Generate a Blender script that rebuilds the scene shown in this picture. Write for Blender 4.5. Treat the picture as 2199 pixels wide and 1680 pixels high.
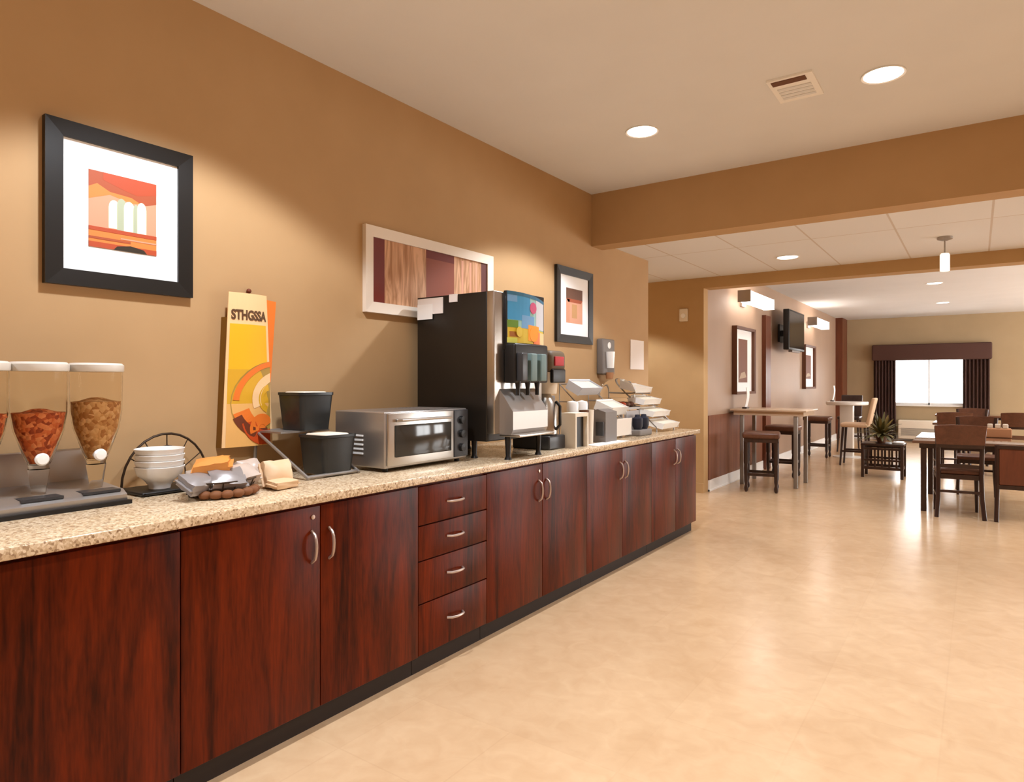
import bpy, bmesh, math, random
from mathutils import Vector, Matrix, Euler
for o in list(bpy.data.objects): bpy.data.objects.remove(o)
scene = bpy.context.scene
COL = scene.collection
R = math.radians
random.seed(7)

# ---------------- camera, world, exposure ----------------
cam_d = bpy.data.cameras.new('camera')
cam = bpy.data.objects.new('camera', cam_d); COL.objects.link(cam)
cam.location = (0, 0, 1.37)
cam.rotation_euler = (R(90), 0, R(35.2))
cam_d.sensor_fit = 'HORIZONTAL'; cam_d.sensor_width = 36
cam_d.lens = 36 * 1414 / 2199
cam_d.shift_y = -19 / 2199
cam_d.clip_start = .05; cam_d.clip_end = 100
scene.camera = cam
scene.view_settings.view_transform = 'Standard'
scene.view_settings.look = 'None'
scene.view_settings.gamma = 1
scene.view_settings.use_curve_mapping = False
scene.view_settings.exposure = 0.08
w = bpy.data.worlds.new('world'); scene.world = w
w.use_nodes = True
bg = w.node_tree.nodes['Background']
bg.inputs[0].default_value = (1, .975, .95, 1); bg.inputs[1].default_value = 9.0

SPOT = 88.0          # recessed downlights
DAY_FILL = 70.0         # fill light at each window added to the unseen right-hand wall
LAMPS1 = [(x, y) for y in (-1.3, 1.42, 4.15) for x in (-1.85, -.42, 1.01, 2.44, 3.87)]
LAMPS2 = [(-3.7, 7.0), (-1.59, 7.18), (1.2, 7.18), (3.6, 7.18)]
LAMPS3 = [(-.53, 12.06), (-.53, 15.1), (2.2, 12.06), (2.2, 15.1), (4.2, 12.06), (2.2, 9.6), (4.2, 9.6), (4.2, 15.1), (-.53, 9.6)]

# ---------------- materials ----------------
def lin(c):
    def f(v):
        v /= 255
        return v / 12.92 if v <= .04045 else ((v + .055) / 1.055) ** 2.4
    return (f(c[0]), f(c[1]), f(c[2]), 1)
MATS = {}
def mat(name, col, rough=.6, metal=0, emit=None, strength=0, trans=0, ior=1.45, alpha=1, spec=.5, coat=0):
    m = bpy.data.materials.new(name); m.use_nodes = True
    b = m.node_tree.nodes['Principled BSDF']
    c = lin(col)
    b.inputs['Base Color'].default_value = c
    b.inputs['Roughness'].default_value = rough
    b.inputs['Metallic'].default_value = metal
    b.inputs['IOR'].default_value = ior
    b.inputs['Transmission Weight'].default_value = trans
    b.inputs['Alpha'].default_value = alpha
    b.inputs['Specular IOR Level'].default_value = spec
    b.inputs['Coat Weight'].default_value = coat
    if emit:
        b.inputs['Emission Color'].default_value = lin(emit)
        b.inputs['Emission Strength'].default_value = strength
    MATS[name] = m
    return m
def nodes(m): return m.node_tree.nodes, m.node_tree.links, m.node_tree.nodes['Principled BSDF']
def noise_mix(name, c1, c2, scale=(5, 5, 5), detail=4, lo=.35, hi=.65, rough=.6, bump=0, c3=None, **k):
    """procedural two colour material driven by noise in object space"""
    m = mat(name, c1, rough, **k)
    N, L, b = nodes(m)
    tc = N.new('ShaderNodeTexCoord'); mp = N.new('ShaderNodeMapping')
    mp.inputs['Scale'].default_value = scale
    nz = N.new('ShaderNodeTexNoise'); nz.inputs['Scale'].default_value = 1; nz.inputs['Detail'].default_value = detail
    cr = N.new('ShaderNodeValToRGB')
    cr.color_ramp.elements[0].position = lo; cr.color_ramp.elements[0].color = lin(c1)
    cr.color_ramp.elements[1].position = hi; cr.color_ramp.elements[1].color = lin(c2)
    if c3:
        e = cr.color_ramp.elements.new((lo + hi) / 2); e.color = lin(c3)
    L.new(tc.outputs['Object'], mp.inputs[0]); L.new(mp.outputs[0], nz.inputs['Vector'])
    L.new(nz.outputs[0], cr.inputs[0]); L.new(cr.outputs[0], b.inputs['Base Color'])
    if bump:
        bp = N.new('ShaderNodeBump'); bp.inputs['Strength'].default_value = bump; bp.inputs['Distance'].default_value = .01
        L.new(nz.outputs[0], bp.inputs['Height']); L.new(bp.outputs[0], b.inputs['Normal'])
    return m

noise_mix('wall_tan', (184, 148, 104), (188, 152, 108), (3, 3, 3), rough=.75, bump=.02)
noise_mix('wall_gold', (184, 148, 100), (189, 153, 105), (3, 3, 3), rough=.8)
noise_mix('wall_taupe', (166, 138, 116), (172, 144, 121), (1, 1.2, .4), rough=.5)
noise_mix('wall_far', (176, 154, 120), (180, 158, 124), (2, 2, 2), rough=.8)
noise_mix('wainscot', (112, 66, 44), (132, 82, 56), (2, 14, .6), rough=.45)
noise_mix('ceiling_paint', (224, 224, 224), (227, 227, 227), (2, 2, 2), rough=.9)
# floor: large stone look tiles with mottling and a light sheen
def floor_mat():
    m = mat('floor_tile', (225, 185, 140), .2, spec=.5)
    N, L, b = nodes(m)
    tc = N.new('ShaderNodeTexCoord')
    n1 = N.new('ShaderNodeTexNoise'); n1.inputs['Scale'].default_value = 1.3; n1.inputs['Detail'].default_value = 9; n1.inputs['Roughness'].default_value = .62; n1.inputs['Distortion'].default_value = .6
    n2 = N.new('ShaderNodeTexNoise'); n2.inputs['Scale'].default_value = 9; n2.inputs['Detail'].default_value = 6; n2.inputs['Distortion'].default_value = .8
    L.new(tc.outputs['Object'], n1.inputs['Vector']); L.new(tc.outputs['Object'], n2.inputs['Vector'])
    cr = N.new('ShaderNodeValToRGB')
    cr.color_ramp.elements[0].position = .3; cr.color_ramp.elements[0].color = lin((190, 153, 114))
    cr.color_ramp.elements[1].position = .7; cr.color_ramp.elements[1].color = lin((212, 179, 141))
    mx = N.new('ShaderNodeMix'); mx.data_type = 'FLOAT'; mx.inputs[0].default_value = .4
    L.new(n1.outputs[0], mx.inputs[2]); L.new(n2.outputs[0], mx.inputs[3]); L.new(mx.outputs[0], cr.inputs[0])
    br = N.new('ShaderNodeTexBrick'); br.offset = 0
    br.inputs['Scale'].default_value = 1; br.inputs['Brick Width'].default_value = .46; br.inputs['Row Height'].default_value = .46
    br.inputs['Mortar Size'].default_value = .004; br.inputs['Mortar Smooth'].default_value = .4
    br.inputs['Color1'].default_value = (1, 1, 1, 1); br.inputs['Color2'].default_value = (.955, .95, .945, 1); br.inputs['Mortar'].default_value = (.95, .94, .93, 1)
    mp = N.new('ShaderNodeMapping'); mp.inputs['Rotation'].default_value = (0, 0, R(0)); mp.inputs['Location'].default_value = (.11, .2, 0)
    L.new(tc.outputs['Object'], mp.inputs[0]); L.new(mp.outputs[0], br.inputs['Vector'])
    mm = N.new('ShaderNodeMix'); mm.data_type = 'RGBA'; mm.blend_type = 'MULTIPLY'; mm.inputs[0].default_value = 1
    L.new(cr.outputs[0], mm.inputs[6]); L.new(br.outputs[0], mm.inputs[7]); L.new(mm.outputs[2], b.inputs['Base Color'])
    bp = N.new('ShaderNodeBump'); bp.inputs['Strength'].default_value = .06; bp.inputs['Distance'].default_value = .01
    L.new(n2.outputs[0], bp.inputs['Height']); L.new(bp.outputs[0], b.inputs['Normal'])
floor_mat()
# acoustic ceiling with faint joints
def grid_mat():
    m = mat('ceiling_grid', (220, 211, 202), .9)
    N, L, b = nodes(m)
    tc = N.new('ShaderNodeTexCoord'); br = N.new('ShaderNodeTexBrick'); br.offset = 0
    br.inputs['Scale'].default_value = 1; br.inputs['Brick Width'].default_value = .66; br.inputs['Row Height'].default_value = 3.2
    br.inputs['Mortar Size'].default_value = .008
    c = lin((226, 226, 226)); br.inputs['Color1'].default_value = c; br.inputs['Color2'].default_value = lin((223, 222, 221)); br.inputs['Mortar'].default_value = lin((204, 194, 184))
    mp = N.new('ShaderNodeMapping'); mp.inputs['Location'].default_value = (-.1, 0, 0)
    L.new(tc.outputs['Object'], mp.inputs[0]); L.new(mp.outputs[0], br.inputs['Vector']); L.new(br.outputs[0], b.inputs['Base Color'])
grid_mat()
def wood_mat(name, dark, light, rough=.33, sx=9, sz=.9, lo=.33, hi=.72, spec=.5):
    m = mat(name, light, rough, spec=spec)
    N, L, b = nodes(m)
    tc = N.new('ShaderNodeTexCoord'); mp = N.new('ShaderNodeMapping'); mp.inputs['Scale'].default_value = (sx, sx, sz)
    n1 = N.new('ShaderNodeTexNoise'); n1.inputs['Scale'].default_value = 1.4; n1.inputs['Detail'].default_value = 8; n1.inputs['Distortion'].default_value = .9; n1.inputs['Roughness'].default_value = .6
    n2 = N.new('ShaderNodeTexNoise'); n2.inputs['Scale'].default_value = 14; n2.inputs['Detail'].default_value = 5
    L.new(tc.outputs['Object'], mp.inputs[0]); L.new(mp.outputs[0], n1.inputs['Vector']); L.new(mp.outputs[0], n2.inputs['Vector'])
    mx = N.new('ShaderNodeMix'); mx.data_type = 'FLOAT'; mx.inputs[0].default_value = .25
    L.new(n1.outputs[0], mx.inputs[2]); L.new(n2.outputs[0], mx.inputs[3])
    cr = N.new('ShaderNodeValToRGB')
    cr.color_ramp.elements[0].position = lo; cr.color_ramp.elements[0].color = lin(dark)
    cr.color_ramp.elements[1].position = hi; cr.color_ramp.elements[1].color = lin(light)
    L.new(mx.outputs[0], cr.inputs[0]); L.new(cr.outputs[0], b.inputs['Base Color'])
wood_mat('cherry', (44, 10, 1), (120, 39, 5), rough=.32, spec=.18)
wood_mat('dark_wood', (42, 26, 20), (64, 40, 30), rough=.3)
wood_mat('red_wood', (96, 50, 30), (122, 66, 40), rough=.4)
wood_mat('seat_leather', (84, 50, 32), (112, 70, 48), rough=.4, sz=9)
mat('toe_black', (38, 26, 20), .6)
def granite():
    m = mat('granite', (205, 182, 150), .18)
    N, L, b = nodes(m)
    tc = N.new('ShaderNodeTexCoord')
    v = N.new('ShaderNodeTexVoronoi'); v.inputs['Scale'].default_value = 150
    n = N.new('ShaderNodeTexNoise'); n.inputs['Scale'].default_value = 60; n.inputs['Detail'].default_value = 6
    L.new(tc.outputs['Object'], v.inputs['Vector']); L.new(tc.outputs['Object'], n.inputs['Vector'])
    mx = N.new('ShaderNodeMix'); mx.data_type = 'RGBA'; mx.inputs[0].default_value = .45
    L.new(v.outputs['Color'], mx.inputs[6]); L.new(n.outputs['Color'], mx.inputs[7])
    cr = N.new('ShaderNodeValToRGB'); e = cr.color_ramp.elements
    e[0].position = .26; e[0].color = lin((142, 112, 84)); e[1].position = .72; e[1].color = lin((230, 210, 180))
    q = e.new(.42); q.color = lin((196, 168, 132)); q = e.new(.55); q.color = lin((214, 190, 156))
    L.new(mx.outputs[2], cr.inputs[0]); L.new(cr.outputs[0], b.inputs['Base Color'])
granite()
mat('steel', (190, 186, 180), .28, 1); mat('brushed', (176, 170, 164), .4, .85); mat('chrome', (225, 222, 218), .12, 1)
mat('pull_metal', (190, 170, 158), .35, .8)
mat('grey_leg', (150, 144, 138), .4, .6)
mat('black_frame', (26, 24, 22), .35); mat('black_plastic', (22, 20, 19), .4); mat('black_panel', (30, 25, 20), .32)
mat('dark_grey', (52, 52, 54), .35); mat('mid_grey', (120, 112, 106), .5); mat('bin_black', (38, 40, 40), .3)
mat('white', (246, 244, 240), .45); mat('porcelain', (244, 240, 234), .25); mat('cream', (232, 220, 200), .6)
mat('offwhite_wood', (236, 222, 204), .45)
mat('mat_board', (252, 252, 252), .7); mat('paper', (240, 232, 226), .7)
mat('glass', (255, 255, 255), .03, trans=1, ior=1.2); mat('clear_plastic', (250, 246, 238), .06, trans=1, ior=1.08)
mat('clear_lid', (214, 206, 194), .3)
mat('dark_glass', (52, 50, 46), .08)
mat('tv_screen', (14, 18, 22), .12)
mat('lamp_glow', (255, 255, 255), emit=(255, 246, 232), strength=9)
mat('bar_glow', (255, 255, 255), emit=(255, 243, 232), strength=5)
mat('pendant_glow', (255, 255, 255), emit=(255, 238, 214), strength=1.1)
mat('curtain', (74, 50, 44), .85); mat('valance', (82, 54, 46), .85)
mat('table_top', (112, 78, 58), .12, coat=.6); mat('pale_top', (205, 178, 150), .25); mat('white_top', (226, 218, 208), .25)
mat('beige_fabric', (214, 180, 146), .8)
mat('leaf', (84, 78, 36), .5); mat('leaf_light', (126, 108, 56), .5); mat('clay', (108, 70, 46), .7); mat('soil', (50, 34, 24), .9)
mat('basket_tan', (186, 132, 90), .7); mat('wrap_silver', (158, 152, 150), .3, .35); mat('wrap_clear', (196, 178, 164), .3)
mat('wrap_orange', (222, 146, 72), .35); mat('wrap_tan', (222, 186, 146), .5); mat('pastry', (122, 74, 38), .7); mat('wire_dark', (64, 48, 34), .45, .4)
for n, c in dict(p_brown=(166, 78, 42), p_orange=(226, 128, 58), p_rust=(178, 72, 36), p_pink=(212, 150, 118), p_cream=(250, 246, 214),
                 p_sage=(170, 178, 150), p_dark=(48, 36, 20), p_red=(112, 34, 18), p_redmid=(142, 70, 44), p_darkred=(92, 46, 40),
                 p_ochre=(196, 148, 96), p_peach=(216, 158, 128), p_umber=(104, 66, 46),
                 s_cream=(250, 222, 168), s_yellow=(250, 184, 28), s_gold=(222, 168, 40), s_orange=(236, 122, 40), s_red=(200, 74, 22),
                 s_brown=(112, 52, 26), s_sand=(236, 180, 104), s_olive=(176, 140, 62), s_text=(92, 62, 36), s_edge_shade=(124, 82, 14), s_pale=(246, 204, 150),
                 g_blue=(64, 152, 204), g_sky=(112, 164, 212), g_aqua=(160, 208, 206), g_lav=(206, 208, 214), g_pink=(210, 84, 130),
                 g_green=(100, 140, 40), g_yellow=(216, 184, 44), g_orange=(250, 156, 24), g_coral=(244, 130, 70), g_lime=(214, 214, 90),
                 g_brown=(160, 96, 30), g_violet=(84, 60, 96), g_teal=(110, 132, 130), g_deep=(48, 108, 140), red_badge=(176, 40, 46),
                 brew_brown=(96, 78, 56), blue_dark=(26, 30, 46), art_brown=(116, 66, 42), art_tan=(178, 150, 120)).items():
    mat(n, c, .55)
def cereal_mat(name, a, b_, c):
    m = mat(name, b_, .7)
    N, L, b = nodes(m)
    tc = N.new('ShaderNodeTexCoord'); v = N.new('ShaderNodeTexVoronoi'); v.inputs['Scale'].default_value = 75
    cr = N.new('ShaderNodeValToRGB'); e = cr.color_ramp.elements
    e[0].position = .2; e[0].color = lin(a); e[1].position = .8; e[1].color = lin(c); q = e.new(.5); q.color = lin(b_)
    bp = N.new('ShaderNodeBump'); bp.inputs['Strength'].default_value = .6; bp.inputs['Distance'].default_value = .01; bp.invert = True
    L.new(tc.outputs['Object'], v.inputs['Vector']); L.new(v.outputs['Color'], cr.inputs[0]); L.new(cr.outputs[0], b.inputs['Base Color'])
    L.new(v.outputs['Distance'], bp.inputs['Height']); L.new(bp.outputs[0], b.inputs['Normal'])
cereal_mat('cereal_red', (150, 58, 16), (206, 100, 44), (228, 140, 84))
cereal_mat('cereal_tan', (176, 116, 58), (206, 152, 90), (228, 180, 124))
def tan_streak():
    m = mat('p_tan_streak', (200, 150, 104), .6)
    N, L, b = nodes(m)
    tc = N.new('ShaderNodeTexCoord'); mp = N.new('ShaderNodeMapping'); mp.inputs['Scale'].default_value = (1, 22, 3)
    n = N.new('ShaderNodeTexNoise'); n.inputs['Scale'].default_value = 1; n.inputs['Detail'].default_value = 4; n.inputs['Distortion'].default_value = 1.4
    cr = N.new('ShaderNodeValToRGB'); e = cr.color_ramp.elements
    e[0].position = .35; e[0].color = lin((168, 116, 72)); e[1].position = .65; e[1].color = lin((224, 174, 134))
    L.new(tc.outputs['Object'], mp.inputs[0]); L.new(mp.outputs[0], n.inputs['Vector']); L.new(n.outputs[0], cr.inputs[0]); L.new(cr.outputs[0], b.inputs['Base Color'])
tan_streak()

# ---------------- mesh builder ----------------
class MB:
    def __init__(s): s.v = []; s.f = []; s.m = []; s.sm = []; s.names = []
    def mi(s, m):
        if m not in s.names: s.names.append(m)
        return s.names.index(m)
    def add(s, vs, fs, m, smooth=False, X=None):
        o = len(s.v); k = s.mi(m)
        for p in vs:
            p = Vector(p)
            s.v.append(X @ p if X else p)
        for f in fs: s.f.append(tuple(i + o for i in f)); s.m.append(k); s.sm.append(smooth)
        return s
    def box(s, x0, x1, y0, y1, z0, z1, m, bev=0, X=None):
        if bev:
            bm = bmesh.new(); bmesh.ops.create_cube(bm, size=1)
            bmesh.ops.scale(bm, vec=(x1 - x0, y1 - y0, z1 - z0), verts=bm.verts)
            bmesh.ops.translate(bm, vec=((x0 + x1) / 2, (y0 + y1) / 2, (z0 + z1) / 2), verts=bm.verts)
            bmesh.ops.bevel(bm, geom=bm.edges[:], offset=bev, segments=3, affect='EDGES', profile=.5)
            s.bm(bm, m, True, X); return s
        vs = [(x, y, z) for z in (z0, z1) for y in (y0, y1) for x in (x0, x1)]
        return s.add(vs, [(0, 2, 3, 1), (4, 5, 7, 6), (0, 1, 5, 4), (2, 6, 7, 3), (0, 4, 6, 2), (1, 3, 7, 5)], m, False, X)
    def bm(s, bm, m, smooth=False, X=None):
        bm.verts.index_update()
        s.add([v.co.copy() for v in bm.verts], [[v.index for v in f.verts] for f in bm.faces], m, smooth, X); bm.free(); return s
    def prism(s, pts, axis, a, b, m, X=None, smooth=False):
        """polygon pts (2-d, counter clockwise) extruded along axis from a to b"""
        def P(p, t):
            return {'x': (t, p[0], p[1]), 'y': (p[0], t, p[1]), 'z': (p[0], p[1], t)}[axis]
        n = len(pts); vs = [P(p, a) for p in pts] + [P(p, b) for p in pts]
        fs = [tuple(range(n))[::-1], tuple(range(n, 2 * n))] + [(i, (i + 1) % n, n + (i + 1) % n, n + i) for i in range(n)]
        return s.add(vs, fs, m, smooth, X)
    def tube(s, pts, r, m, seg=8, closed=False, r1=None):
        pts = [Vector(p) for p in pts]; n = len(pts); vs = []; up = None
        for i, p in enumerate(pts):
            a = pts[(i - 1) % n] if (closed or i) else p; b = pts[(i + 1) % n] if (closed or i < n - 1) else p
            t = (b - a).normalized()
            if up is None:
                up = Vector((0, 0, 1)) if abs(t.z) < .9 else Vector((1, 0, 0))
            u = (up - t * up.dot(t)); u = u.normalized() if u.length > 1e-6 else t.orthogonal().normalized(); up = u
            w_ = t.cross(u); rr = r if r1 is None else r + (r1 - r) * i / (n - 1)
            for k in range(seg):
                an = 2 * math.pi * k / seg; vs.append(p + (u * math.cos(an) + w_ * math.sin(an)) * rr)
        fs = []
        for i in range(n if closed else n - 1):
            j = (i + 1) % n
            for k in range(seg): fs.append((i * seg + k, i * seg + (k + 1) % seg, j * seg + (k + 1) % seg, j * seg + k))
        if not closed: fs += [tuple(range(seg))[::-1], tuple(range((n - 1) * seg, n * seg))]
        return s.add(vs, fs, m, True)
    def lathe(s, prof, m, c=(0, 0, 0), seg=28, X=None, sx=1, sy=1, smooth=True):
        vs = []; n = len(prof)
        for r, z in prof:
            for k in range(seg):
                a = 2 * math.pi * k / seg; vs.append((c[0] + r * sx * math.cos(a), c[1] + r * sy * math.sin(a), c[2] + z))
        fs = [(i * seg + k, i * seg + (k + 1) % seg, (i + 1) * seg + (k + 1) % seg, (i + 1) * seg + k) for i in range(n - 1) for k in range(seg)]
        if prof[0][0] > 1e-5: fs.append(tuple(range(seg))[::-1])
        if prof[-1][0] > 1e-5: fs.append(tuple(range((n - 1) * seg, n * seg)))
        return s.add(vs, fs, m, smooth, X)
    def ball(s, c, r, m, sc=(1, 1, 1), sub=2):
        bm = bmesh.new(); bmesh.ops.create_icosphere(bm, subdivisions=sub, radius=r)
        bmesh.ops.scale(bm, vec=sc, verts=bm.verts); bmesh.ops.translate(bm, vec=c, verts=bm.verts)
        return s.bm(bm, m, True)
    def build(s, name, parent=None):
        me = bpy.data.meshes.new(name); me.from_pydata([tuple(v) for v in s.v], [], s.f)
        for n in s.names: me.materials.append(MATS[n])
        me.polygons.foreach_set('material_index', s.m); me.polygons.foreach_set('use_smooth', s.sm)
        me.update()
        if any(s.sm):
            try: me.set_sharp_from_angle(angle=R(42))
            except Exception: pass
        o = bpy.data.objects.new(name, me); COL.objects.link(o)
        if parent: o.parent = parent
        return o
def thing(name, label, cat, loc=(0, 0, 0), rz=0, group=None):
    o = bpy.data.objects.new(name, None); COL.objects.link(o); o.location = loc; o.rotation_euler = (0, 0, R(rz))
    o.empty_display_size = .1
    o['label'] = label; o['category'] = cat
    if group: o['group'] = group
    return o
def tag(o, label, cat, group=None):
    o['label'] = label; o['category'] = cat
    if group: o['group'] = group
    return o
def struct(o): o['kind'] = 'structure'; return o
def copy_tree(o, loc, rz=0, label=None):
    c = o.copy(); COL.objects.link(c); c.location = loc; c.rotation_euler = (0, 0, R(rz))
    if label: c['label'] = label
    for ch in list(o.children):
        d = ch.copy(); COL.objects.link(d); d.parent = c
        for g in list(ch.children):
            e = g.copy(); COL.objects.link(e); e.parent = d
    return c

# ---------------- setting ----------------
XR = 5.0
struct(MB().box(-5, XR, -3, 18.2, -.12, 0, 'floor_tile').build('floor'))
struct(MB().box(-3, XR, -3, 5.29, 3.07, 3.2, 'ceiling_paint').build('ceiling'))
struct(MB().box(-5, XR, 5.4, 8.05, 2.66, 2.8, 'ceiling_grid').build('ceiling'))
struct(MB().box(-2.9, XR, 8.2, 18, 2.9, 3.0, 'ceiling_paint').build('ceiling'))
struct(MB().box(-3, -2.85, -3, 6.55, 0, 3.07, 'wall_tan').build('wall_left'))
struct(MB().box(-5, -3, 6.4, 6.55, 0, 2.66, 'wall_tan').build('wall_left_return'))
struct(MB().box(-5.1, -5, 6.4, 8.15, 0, 2.66, 'wall_gold').build('wall_alcove_end'))
struct(MB().box(-5, -2.75, 8.0, 8.15, 0, 2.66, 'wall_gold').build('wall_alcove'))
struct(MB().box(-2.9, -2.75, 8.15, 18, 0, 2.9, 'wall_taupe').build('wall_dining_left'))
struct(MB().box(-2.75, -2.738, 8.16, 10.68, .14, .95, 'wainscot').build('trim_1'))
m = MB(); WR = [(9.0, 11.4), (12.4, 14.8), (15.6, 17.4)]; ylast = -3  # windows added in the unseen right wall to supply fill light
for a_, b_ in WR:
    m.box(XR, XR + .12, ylast, a_, 0, 3.07, 'wall_tan').box(XR, XR + .12, a_, b_, 0, .7, 'wall_tan').box(XR, XR + .12, a_, b_, 2.25, 3.07, 'wall_tan'); ylast = b_
m.box(XR, XR + .12, ylast, 18, 0, 3.07, 'wall_tan'); struct(m.build('wall_right'))
for i, (a_, b_) in enumerate(WR):
    wn = struct(MB().box(XR + .04, XR + .08, a_, a_ + .05, .7, 2.25, 'white').box(XR + .04, XR + .08, b_ - .05, b_, .7, 2.25, 'white').box(XR + .04, XR + .08, a_, b_, .7, .75, 'white')
                .box(XR + .04, XR + .08, a_, b_, 2.2, 2.25, 'white').box(XR + .04, XR + .08, (a_ + b_) / 2 - .02, (a_ + b_) / 2 + .02, .75, 2.2, 'white').build('window_%d' % (i + 2)))
    l = bpy.data.lights.new('fill_daylight', 'AREA'); l.shape = 'RECTANGLE'; l.size = 1.5; l.size_y = b_ - a_; l.energy = DAY_FILL; l.color = (.95, .98, 1)
    o = bpy.data.objects.new('fill_daylight', l); COL.objects.link(o); o.location = (XR + .14, (a_ + b_) / 2, 1.47); o.rotation_euler = (0, R(90), 0)
struct(MB().box(-3, XR, -3.1, -3, 0, 3.07, 'wall_tan').build('wall_front'))
struct(MB().box(-2.85, XR, 5.29, 5.5, 2.6, 3.07, 'wall_tan').build('trim_2'))
struct(MB().box(-2.75, XR, 8.0, 8.22, 2.53, 2.9, 'wall_gold').build('trim_3'))
# back wall with the window opening
WX0, WX1, WZ0, WZ1 = -1.62, -.18, .84, 1.98
m = MB()
m.box(-2.9, WX0, 18, 18.15, 0, 2.9, 'wall_far').box(WX1, XR, 18, 18.15, 0, 2.9, 'wall_far')
m.box(WX0, WX1, 18, 18.15, 0, WZ0, 'wall_far').box(WX0, WX1, 18, 18.15, WZ1, 2.9, 'wall_far')
struct(m.build('wall_back'))
win = struct(MB().box(WX0, WX0 + .05, 18.04, 18.1, WZ0, WZ1, 'white').box(WX1 - .05, WX1, 18.04, 18.1, WZ0, WZ1, 'white')
      .box(WX0, WX1, 18.04, 18.1, WZ0, WZ0 + .05, 'white').box(WX0, WX1, 18.04, 18.1, WZ1 - .05, WZ1, 'white')
      .box(-.915, -.885, 18.04, 18.1, WZ0, WZ1, 'white').build('window_1'))
MB().box(WX0 + .05, WX1 - .05, 18.065, 18.07, WZ0 + .05, WZ1 - .05, 'glass').build('window_pane', win)
MB().box(WX0 - .05, WX1 + .05, 17.93, 18.04, WZ0 - .03, WZ0, 'white').build('window_sill', win)
# pilasters and baseboards
struct(MB().box(-2.75, -2.69, 10.7, 11.0, 0, 2.42, 'red_wood').build('trim_4'))
struct(MB().box(-2.75, -2.6, 17.3, 17.995, 0, 2.9, 'red_wood').build('trim_5'))
struct(MB().box(-2.75, -2.73, 8.16, 17.3, 0, .14, 'white').box(-2.75, -2.725, 8.16, 17.3, 0, .02, 'white').build('baseboard_left'))
struct(MB().box(-2.6, XR, 17.98, 18, 0, .12, 'white').build('baseboard_back'))
struct(MB().box(-5, -2.75, 7.98, 8.0, 0, .12, 'wall_gold').build('baseboard_alcove'))

# ---------------- ceiling fittings ----------------
def spot(x, y, z, e, ang=118, blend=.35):
    l = bpy.data.lights.new('downlight_beam', 'SPOT'); l.energy = e; l.spot_size = R(ang); l.spot_blend = blend
    l.shadow_soft_size = .07; l.color = (.92, .985, 1.08)
    o = bpy.data.objects.new('downlight_beam', l); COL.objects.link(o); o.location = (x, y, z - .03)
    return o
def downlight_proto(label, loc):
    t = thing('recessed_downlight', label, 'ceiling light', loc, 0, 'recessed downlights in the ceiling')
    MB().lathe([(.099, -.001), (.11, -.001), (.11, -.008), (.099, -.004)], 'white', seg=32).build('trim_ring', t)
    MB().lathe([(.099, -.003), (.095, -.006), (0, -.007)], 'lamp_glow', seg=32).build('lens', t)
    return t
dl = downlight_proto('left of the two bright recessed downlights over the buffet floor', (-1.85, 4.15, 3.07))
copy_tree(dl, (-.42, 4.15, 3.07), 0, 'right and larger-looking of the two bright recessed downlights over the buffet floor')
copy_tree(dl, (-1.59, 7.18, 2.66), 0, 'recessed downlight in the lower tiled ceiling between the two beams')
copy_tree(dl, (-.53, 12.06, 2.9), 0, 'nearer dim recessed downlight in the dining room ceiling')
copy_tree(dl, (-.53, 15.1, 2.9), 0, 'farther dim recessed downlight in the dining room ceiling near the back wall')
for x, y in LAMPS1: spot(x, y, 3.07, SPOT * (1.8 if x < -1 else 1.1 if x < 0 else .95), blend=.22)
for x, y in LAMPS2: spot(x, y, 2.66, SPOT * 1.15, blend=.25)
for x, y in LAMPS3: spot(x, y, 2.9, SPOT * .75)
t = thing('ceiling_vent', 'small square white ceiling vent with one dark slot', 'vent', (-.85, 4.03, 3.07))
m = MB().box(-.12, .12, -.17, .17, -.012, 0, 'white')
for i in range(4): m.box(-.09, .09, -.04 + i * .045, -.015 + i * .045, -.017, -.011, 'ceiling_paint')
m.build('grille', t)
MB().box(-.1, .08, -.15, -.095, -.016, -.011, 'p_umber').build('slot', t)
t = thing('pendant_light', 'slim pendant lamp with white glass cylinder hanging from tiled ceiling', 'pendant lamp', (-.23, 7.0, 2.66))
MB().lathe([(0, -.001), (.06, -.001), (.06, -.02), (.02, -.035), (0, -.035)], 'brushed').build('canopy', t)
MB().tube([(0, 0, -.03), (0, 0, -.15)], .007, 'brushed').build('rod', t)
MB().lathe([(0, -.14), (.03, -.145), (.038, -.16), (.038, -.3), (.03, -.305), (0, -.3)], 'pendant_glow', seg=20).build('lamp_shade', t)

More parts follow.
